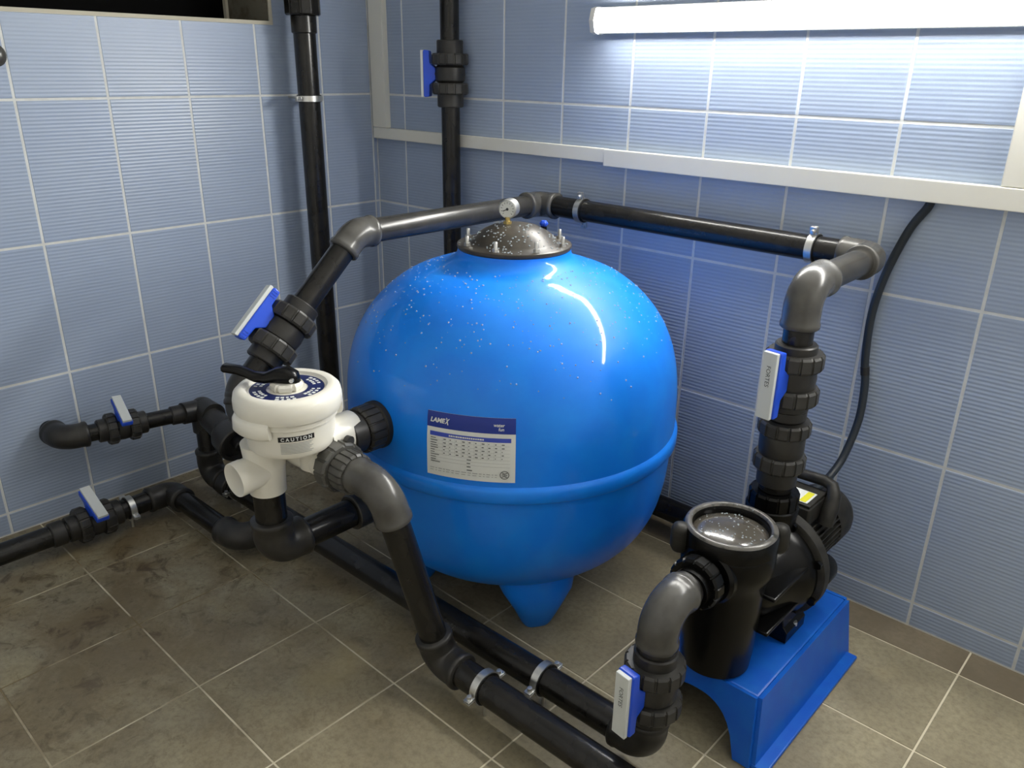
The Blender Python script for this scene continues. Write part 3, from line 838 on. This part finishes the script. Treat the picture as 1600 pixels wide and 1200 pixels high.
zc = zt - .001; q4 = .0
tp = [(x, y, zc) for x, y in topc]; bt = [(x, y, 0.001) for x, y in bot]
panel(tp[0], tp[1], bt[1], bt[0], (.14, .86, .70), 'front_panel')
panel(tp[1], tp[2], bt[2], bt[1], None, 'side_panel')
panel(tp[2], tp[3], bt[3], bt[2], (.14, .86, .70), 'rear_panel')
panel(tp[3], tp[0], bt[0], bt[3], None, 'side_panel')
for sx in (-1, 1):
    xa, xb = sorted((PX + sx * .150, PX + sx * .187))
    build('foot_flange', MB().box((xa, y0 - .040, 0), (xb, y1 - .006, .010)), M['stand'], st, bevel=.003)

# ------------------------------------------------------------------ suction side of the pump
SX, SY = 1.950, -.896
t = thing('suction_elbow', 'wet grey elbow joining the pump inlet to the lower ball valve', 'pipe', (SX, SY, .3))
elbow(t, (SX, SY, .415), (0, 1, 0), (0, 0, -1), .041, .055, .026, 'grey')
pipe(t, (SX, SY + .05, .415), (SX, SY + .115, .415), .037, 'fitting')
pipe(t, (SX, SY, .36), (SX, SY, .29), .037, 'fitting')
ball_valve('lower ball valve with blue handle standing beside the blue pump stand', (SX, SY, .238), (0, 0, 1), (-.12, -1, 0), sp=.042, L=.085)
t = thing('suction_pipe', 'long dark floor pipe from the window wall to the pump valve', 'pipe', (1.0, -.9, 0))
ZF = .081; RF = .0345
PA = V((.195, -.930, .072)); PB = V((SX - .004, SY, ZF))
elbow(t, PB, (0, 0, 1), PA - PB, .043, .042, .030)
pipe(t, PB + (PA - PB).normalized() * .03, PA - (PA - PB).normalized() * .03, RF)
pipe(t, PB + V((0, 0, .03)), (SX, SY, .165), .036)
# manifold at the window wall end
T1 = V((.170, -.918, .296))
elbow(t, PA, (0, 0, 1), PB - PA, .041, .045, .045)
pipe(t, PA + V((0, 0, .04)), T1)
build('tee', MB().sweep([T1 - V((0, 0, .075)), T1 + V((0, 0, .005))], .040, 32).sweep([T1 - V((.012, 0, 0)), T1 + V((.075, 0, 0))], .041, 32).ellip(T1 - V((.002, 0, 0)), (.042, .042, .042), 28, 18).sweep([T1, T1 - V((0, .07, -.006))], .036, 32), M['fitting'], t, smooth=50)
collar(t, PA + (PB - PA).normalized() * .10, PA + (PB - PA).normalized() * .15, .046)
cp = thing('capped_coupling', 'black plugged pipe coupling left of the white multiport valve', 'fitting', (.45, -.93, .3))
X1 = (V((.402, -.930, .252)) - T1).normalized()
pipe(cp, T1 + X1 * .06, T1 + X1 * .21, .0405, 'fitting')
build('coupling', MB().lathe([(.042, .0), (.050, .012), (.058, .03), (.061, .092), (.057, .096), (.049, .096), (.049, .080), (0, .080)], T1 + X1 * .15, X1, 36), M['fitting'], cp)
build('plug', MB().lathe([(.020, 0), (.020, .040), (.016, .044), (0, .044)], T1 + X1 * .225 + V((0, .0, .006)), X1, 24), M['rubber'], cp)
# wall outlet with ball valve
WA = V((.108, -1.338, .308)); wd = (T1 - WA).normalized(); LV = WA + wd * .172
t = thing('wall_outlet_pipe', 'short dark pipe elbow coming out of the window wall', 'pipe', (.1, -1.34, .28))
pipe(t, (0.0, -1.338, .308), (.09, -1.338, .308), .027)
elbow(t, WA, (-1, 0, 0), wd, .038, .050, .030)
pipe(t, WA + wd * .04, LV - wd * .04, .027)
ball_valve('ball valve with crosswise blue handle on the upper pipe at the window wall', LV, wd, (.38, 0, .93), closed=True, s=.82, txt=False)
t = thing('manifold_stub', 'thin dark pipe between the wall ball valve and the manifold tee', 'pipe', (.2, -1.0, .3))
pipe(t, LV + wd * .04, T1 - wd * .02, .026); collar(t, T1 - wd * .105, T1 - wd * .06, .031)

# floor line along the window wall
LX = .226; LZf = .070; FV = V((LX, -1.330, LZf)); EC = V((LX, -1.085, LZf)); EE = V((.640, -1.080, LZf))
t = thing('floor_pipe', 'dark floor pipe leaving the picture at the lower left edge', 'pipe', (LX, -1.8, .04))
pipe(t, (LX, -2.549, LZf), FV - V((0, .05, 0))); collar(t, FV - V((0, .125, 0)), FV - V((0, .085, 0)), .038)
ball_valve('ball valve with crosswise blue handle on the floor pipe at left', FV, (0, 1, 0), (.38, 0, .93), closed=True, s=.90, txt=False)
t = thing('return_branch', 'dark pipe zigzag on the dirty floor left of the white valve', 'pipe', (.4, -1.08, .03))
pipe(t, FV + V((0, .05, 0)), EC - V((0, .03, 0)))
elbow(t, EC, (0, -1, 0), (1, 0, 0), .039, .03, .05)
pipe(t, EC + V((.03, 0, 0)), EE - V((.03, 0, 0)))
elbow(t, EE, (-1, 0, 0), (0, 1, 0), .041, .05, .035)
pipe(t, EE + V((0, .03, 0)), (.640, -.93, LZf))
clamp('zinc clamp on the floor pipe between valve handle and tee', (LX, -1.222, LZf), (0, 1, 0), (1, 0, -.3), (LX, -1.222, 0))
clamp('zinc clamp half hidden behind the open white port', (.365, -.920, .071), PB - PA, (0, 1, 0), (.365, -.920, 0), RF)

# ------------------------------------------------------------------ white multiport valve
MX, MY = 1.152, -1.176
mv = thing('multiport_valve', 'white multiport valve with black lever and caution label', 'valve', (MX, MY, .45))
body = build('body', MB().lathe([(0, .592), (.060, .594), (.090, .600), (.0945, .606), (.096, .62), (.0975, .665), (.103, .668), (.1035, .690), (.090, .700)], (MX, MY, 0), n=64), M['white'], mv, smooth=40)
lidw = build('lid', MB().lathe([(.1045, .680), (.1115, .684), (.1155, .695), (.1155, .712), (.1125, .726), (.105, .7335), (.092, .736), (.086, .734), (.083, .728), (.074, .7265), (0, .7265)], (MX, MY, 0), n=72), M['white'], mv, smooth=40)
tc = V((.86, -.51, 0)); tl = V((-.733, -.68, 0))
for ang in (-85, 95):     # two clamp tabs on the lid
    n = 14; vs = []; fs = []
    for i in range(n + 1):
        a = math.radians(ang - 31 + 62 * i / n); dr = V((math.cos(a), math.sin(a), 0)); e_ = min(1, 4 * min(i, n - i) / n + .35)
        for r, z in ((.100, .652), (.109 + .010 * e_, .653), (.112 + .011 * e_, .658), (.112 + .010 * e_, .682), (.110 + .006 * e_, .690), (.100, .692)):
            vs.append(V((MX, MY, z)) + dr * r)
    for i in range(n):
        for k in range(6): fs.append((i * 6 + k, i * 6 + (k + 1) % 6, (i + 1) * 6 + (k + 1) % 6, (i + 1) * 6 + k))
    fs.append(tuple(reversed(range(6)))); fs.append(tuple(range(n * 6, n * 6 + 6)))
    build('clamp_tab', MB().add(vs, fs), M['white'], lidw, smooth=60)
dial = build('dial', MB().lathe([(.079, .7262), (.079, .7278), (.044, .7278), (.044, .7262), (.079, .7262)], (MX, MY, 0), n=64), M['dialnavy'], mv, smooth=30)
mb = MB()
rnd = random.Random(2)
for k in range(6):      # pale position fields round the dial
    for j in range(2):
        for q in range(4):
            a = math.radians(60 * k + 8 + 10 * q + 2 * j); w_ = rnd.uniform(.004, .008)
            dr = V((math.cos(a), math.sin(a), 0)); sd = V((-dr.y, dr.x, 0))
            mb.obox(V((MX, MY, .7282)) + dr * (.058 + .011 * j), sd, dr, (0, 0, 1), w_, .0065, .0006)
build('dial_print', mb, M['paper'], dial, smooth=0)
build('hub', MB().ribbed((MX, MY, .734), (0, 0, 1), .036, .018, 6, .006), M['white'], mv)
# lever: a waisted black bar rising to a squared tip
ld = V((-.76, -.65, 0)).normalized(); ls = V((-ld.y, ld.x, 0)); mb = MB(); vs = []; fs = []
prf = [(-.030, .746, .006, .006), (-.024, .752, .016, .013), (-.005, .757, .021, .018), (.020, .757, .020, .016), (.045, .750, .016, .011), (.068, .751, .014, .010), (.088, .760, .014, .0095), (.104, .766, .0145, .0085), (.132, .770, .015, .0085), (.136, .770, .0125, .0065)]
n = 14
for s_, z, wy, wz in prf:
    for q in range(n):
        b = 2 * PI * q / n; ce, se = math.cos(b), math.sin(b)
        ce = math.copysign(abs(ce) ** .65, ce); se = math.copysign(abs(se) ** .65, se)
        vs.append(V((MX, MY, z)) + ld * s_ + ls * ce * wy + V((0, 0, se * wz)))
for i in range(len(prf) - 1):
    for q in range(n): fs.append((i * n + q, i * n + (q + 1) % n, (i + 1) * n + (q + 1) % n, (i + 1) * n + q))
fs.append(tuple(reversed(range(n)))); fs.append(tuple(range((len(prf) - 1) * n, len(prf) * n)))
lv = build('lever', mb.add(vs, fs), M['pump'], mv, smooth=60)
build('lever_pin', MB().sweep([V((MX, MY, .752)) - ls * .024 - ld * .018, V((MX, MY, .752)) + ls * .024 - ld * .018], .0045, 14), M['steel'], lv)
build('lever_foot', MB().obox(V((MX, MY, .738)) - ld * .014, ld, ls, (0, 0, 1), .008, .030, .024), M['pump'], lv, bevel=.002)

DX, DY = 1.108, -1.222       # downward port
build('drain_port', MB().lathe([(.050, .600), (.047, .57), (.043, .535), (.041, .490), (.041, .478), (.036, .478), (.036, .49), (0, .49)], (DX, DY, 0), n=40), M['white'], mv, smooth=40)
wdv = V((.02, -1, -.06)).normalized()
build('waste_port', MB().lathe([(.037, 0), (.038, .055), (.0395, .060), (.0395, .083), (.0385, .0855), (.0375, .085), (0, .0845)], (DX + .004, DY + .004, .540), wdv, 40), M['white'], mv, smooth=40)
RPy, RPz = -1.120, .551
build('return_port', MB().sweep([(1.10, RPy - .03, .590), (1.135, RPy - .012, .565), (1.165, RPy, RPz), (1.222, RPy, RPz)], [.052, .050, .045, .044], 36).lathe([(.050, 0), (.042, .07)], (1.17, RPy - .005, .600), (0, 0, -1), 36), M['white'], mv, smooth=60)
build('tank_port', MB().lathe([(.056, 0), (.050, .05), (.048, .085), (.046, .088), (0, .088)], (MX + .030, MY + .055, .590), (0, 1, 0), 40), M['white'], mv, smooth=40)
build('side_port', MB().lathe([(.050, 0), (.047, .055), (.045, .057), (0, .057)], (MX - .055, MY + .006, .600), (-1, 0, 0), 36), M['white'], mv, smooth=40)
# caution sticker: flat print curved on the body, facing the room
CA = math.radians(-25)


def on_valve(u, v, off):
    a = CA + u / .0968; r = .0968 + off
    return V((MX + r * math.cos(a), MY + r * math.sin(a), .640 + v))


def vpart(name, shapes, m, off, parent):
    mb = MB()
    for vs, fs in shapes: mb.add([on_valve(u, v, off) for u, v in vs], fs)
    return build(name, mb, m, parent, smooth=0)


ct = text2d('C A U T I O N', .0105, .0004, align='CENTER')
cs = vpart('caution_bar', [rect2d(-.038, .003, .038, .0145, 16)], M['rubber'], .0012, mv)
vpart('caution_lettering', [place2d(ct, 0, .0052)], M['paper'], .0018, cs)
vpart('caution_text', [rect2d(-.034, -.002 - k * .0032, .034 - .004 * (k % 3), -.0008 - k * .0032, 14) for k in range(8)], M['paleink'], .0012, cs)

# pipe from the downward port back to the lower tank inlet
t = thing('tank_inlet_pipe', 'dark pipe elbow under the white valve leading to the tank bottom', 'pipe', (DX, -1.1, .28))
ez = .325
pipe(t, (DX, DY, .52), (DX, DY, ez + .03), .036)
elbow(t, (DX, DY, ez), (0, 0, 1), (0, 1, 0), .046, .040, .040)
pipe(t, (DX, DY + .04, ez), (DX, -.94, ez), .036)
collar(t, (DX, -1.005, ez), (DX, -.955, ez), .046)
# union between white valve and tank
t = thing('tank_union', 'black union connecting the white valve with the tank side', 'fitting', (1.19, -1.0, .53))
pipe(t, (1.188, -1.10, .585), (1.188, -.955, .585), .040, 'fitting')
collar(t, (1.188, -1.062, .585), (1.188, -1.022, .585), .048)
nut(t, (1.188, -1.000, .585), (0, 1, 0), .056, .046, 'fitting', 'union_nut', 18)
build('tank_flange', MB().lathe([(.058, 0), (.058, .012), (.052, .018)], (1.188, -.964, .585), (0, -1, 0), 36), M['rubber'], t)

# return line: grey elbow, leaning drop pipe and floor pipe to the front
t = thing('return_pipe', 'dark return pipe leaning from the grey elbow down to the floor', 'pipe', (1.42, -1.05, 0))
G = V((1.392, -1.116, RPz)); Q = V((1.452, -1.017, ZF))
nut(t, (1.244, RPy, RPz), (1, 0, 0), .058, .040, 'lightnut', 'union_nut', 12)
build('nut_tab', MB().lathe([(.0, -.006), (.012, -.006), (.012, .006), (0, .006)], (1.246, RPy + .028, RPz + .052), (1, .2, 0), 18), M['nutm'], t)
build('ribbed_sleeve', MB().ribbed((1.286, RPy, RPz), (1, 0, 0), .0475, .045, 18, .0035), M['lightnut'], t, smooth=30)
elbow(t, G, V((1.25, RPy, RPz)) - G, Q - G, .040, .062, .032, 'grey')
pipe(t, (1.24, RPy, RPz), G - V((.05, 0, 0)), .034, 'fitting')
pipe(t, lerp(G, Q, .12), Q, .0325)
elbow(t, Q, G - Q, (1, 0, 0), .042, .045, .035)
pipe(t, Q + V((.03, 0, 0)), (3.349, -.985, ZF), RF)
dirp = (V((3.349, -.985, ZF)) - Q).normalized()
clamp('zinc clamp on the front floor pipe below the leaning pipe', Q + dirp * .142, dirp, (0, 1, .1), (1.5939, -1.0145, 0), RF)
k_ = (1.672 - PA.x) / (PB.x - PA.x); cpos = PA.lerp(PB, k_)
clamp('zinc clamp on the rear floor pipe nearest the pump valve', cpos, PB - PA, (0, 1, .1), (cpos.x, cpos.y, 0), RF)
clamp('zinc clamp on the overhead pipe just right of the tank lid', (1.083, YP, E1.z - .0006), (1, 0, 0), (0, -.25, 1), (1.083, -.0015, E1.z))
clamp('zinc clamp on the overhead pipe above the riser elbow', (1.808, YP, E2.z + .0004), (1, 0, 0), (0, -.25, 1), (1.808, -.0015, E2.z))

# ------------------------------------------------------------------ wall risers
vp = thing('wall_riser', 'tall black vertical pipe at the window wall left of the corner', 'pipe', (.125, -.380, .0))
pipe(vp, (.125, -.380, .0), (.125, -.380, 1.62), .0365); pipe(vp, (.125, -.380, 1.60), (.125, -.380, CEIL), .0365)
collar(vp, (.125, -.380, 1.470), (.125, -.380, 1.525), .0415, 'pipe')
nut(vp, (.125, -.380, 1.553), (0, 0, 1), .058, .058, 'pipe', 'union_nut', 10)
clamp('zinc clamp on the tall black pipe beside the corner', (.125, -.380, 1.268), (0, 0, 1), (.2, -1, 0), (0, -.380, 1.268), .0365)

ux, uy = .486, -.062
ball_valve('ball valve with sideways blue handle high on the back wall pipe', (ux, uy, 1.352), (0, 0, 1), (-.82, -.57, 0), s=1.0, sp=.046, txt=False, L=.105)
t = thing('upper_wall_pipe', 'black vertical pipe above the high ball valve on the back wall', 'pipe', (ux, uy, 1.4))
pipe(t, (ux, uy, 1.40), (ux, uy, CEIL))
t = thing('lower_wall_pipe', 'black pipe dropping from the high ball valve behind the tank', 'pipe', (ux, uy, 0))
pipe(t, (ux, uy, 1.30), (ux, uy, .12)); elbow(t, (ux, uy, .085), (0, 0, 1), (1, 0, 0), .040, .04, .03)
pipe(t, (ux + .04, uy, .085), (1.75, uy, .085), .035); 
elbow(t, (1.78, uy, .085), (-1, 0, 0), (0, 0, 1), .0405, .03, .02)
build('end_plug', MB().lathe([(.043, 0), (.043, .02), (.03, .024), (0, .024)], (1.78, uy, .13), n=24), M['fitting'], t)

# power cable from the trunking to the pump motor
path = [(2.038, -.020, 1.112), (2.032, -.015, 1.092), (2.001, -.013, 1.035), (1.969, -.013, .93), (1.953, -.013, .822), (1.957, -.013, .705), (1.969, -.016, .639), (1.975, -.03, .547), (1.969, -.07, .458), (1.963, -.12, .419), (1.957, -.165, .405), (PX, -.200, .398)]
pp = [V(q) for q in path]; fine = []
for i in range(len(pp) - 1):
    a, b, c, dd = pp[max(i - 1, 0)], pp[i], pp[i + 1], pp[min(i + 2, len(pp) - 1)]
    for k in range(6):
        f = k / 6; fine.append(.5 * ((2 * b) + (c - a) * f + (2 * a - 5 * b + 4 * c - dd) * f * f + (3 * b - a - 3 * c + dd) * f ** 3))
fine.append(pp[-1])
cb = thing('power_cable', 'black power cable hanging from the trunking to the pump motor', 'cable', (1.96, -.02, .4))
build('cable', MB().sweep(fine, .0100, 14), M['cable'], cb, smooth=60)
build('tape_band', MB().sweep([V((1.9605, -.0135, .683)), V((1.9645, -.0145, .662))], .0108, 16), M['rubber'], cb)

# grey cap on the window wall at the left edge of the picture
build('wall_rosette', MB().lathe([(.030, 0), (.030, .006), (.024, .014), (.012, .018), (0, .018)], (0.0, -1.275, 1.388), (1, 0, 0), 32), M['grey'], None,
      origin=(0, -1.275, 1.388))
tag(bpy.data.objects['wall_rosette'], 'small round grey rosette on the window wall at the left edge', 'rosette')
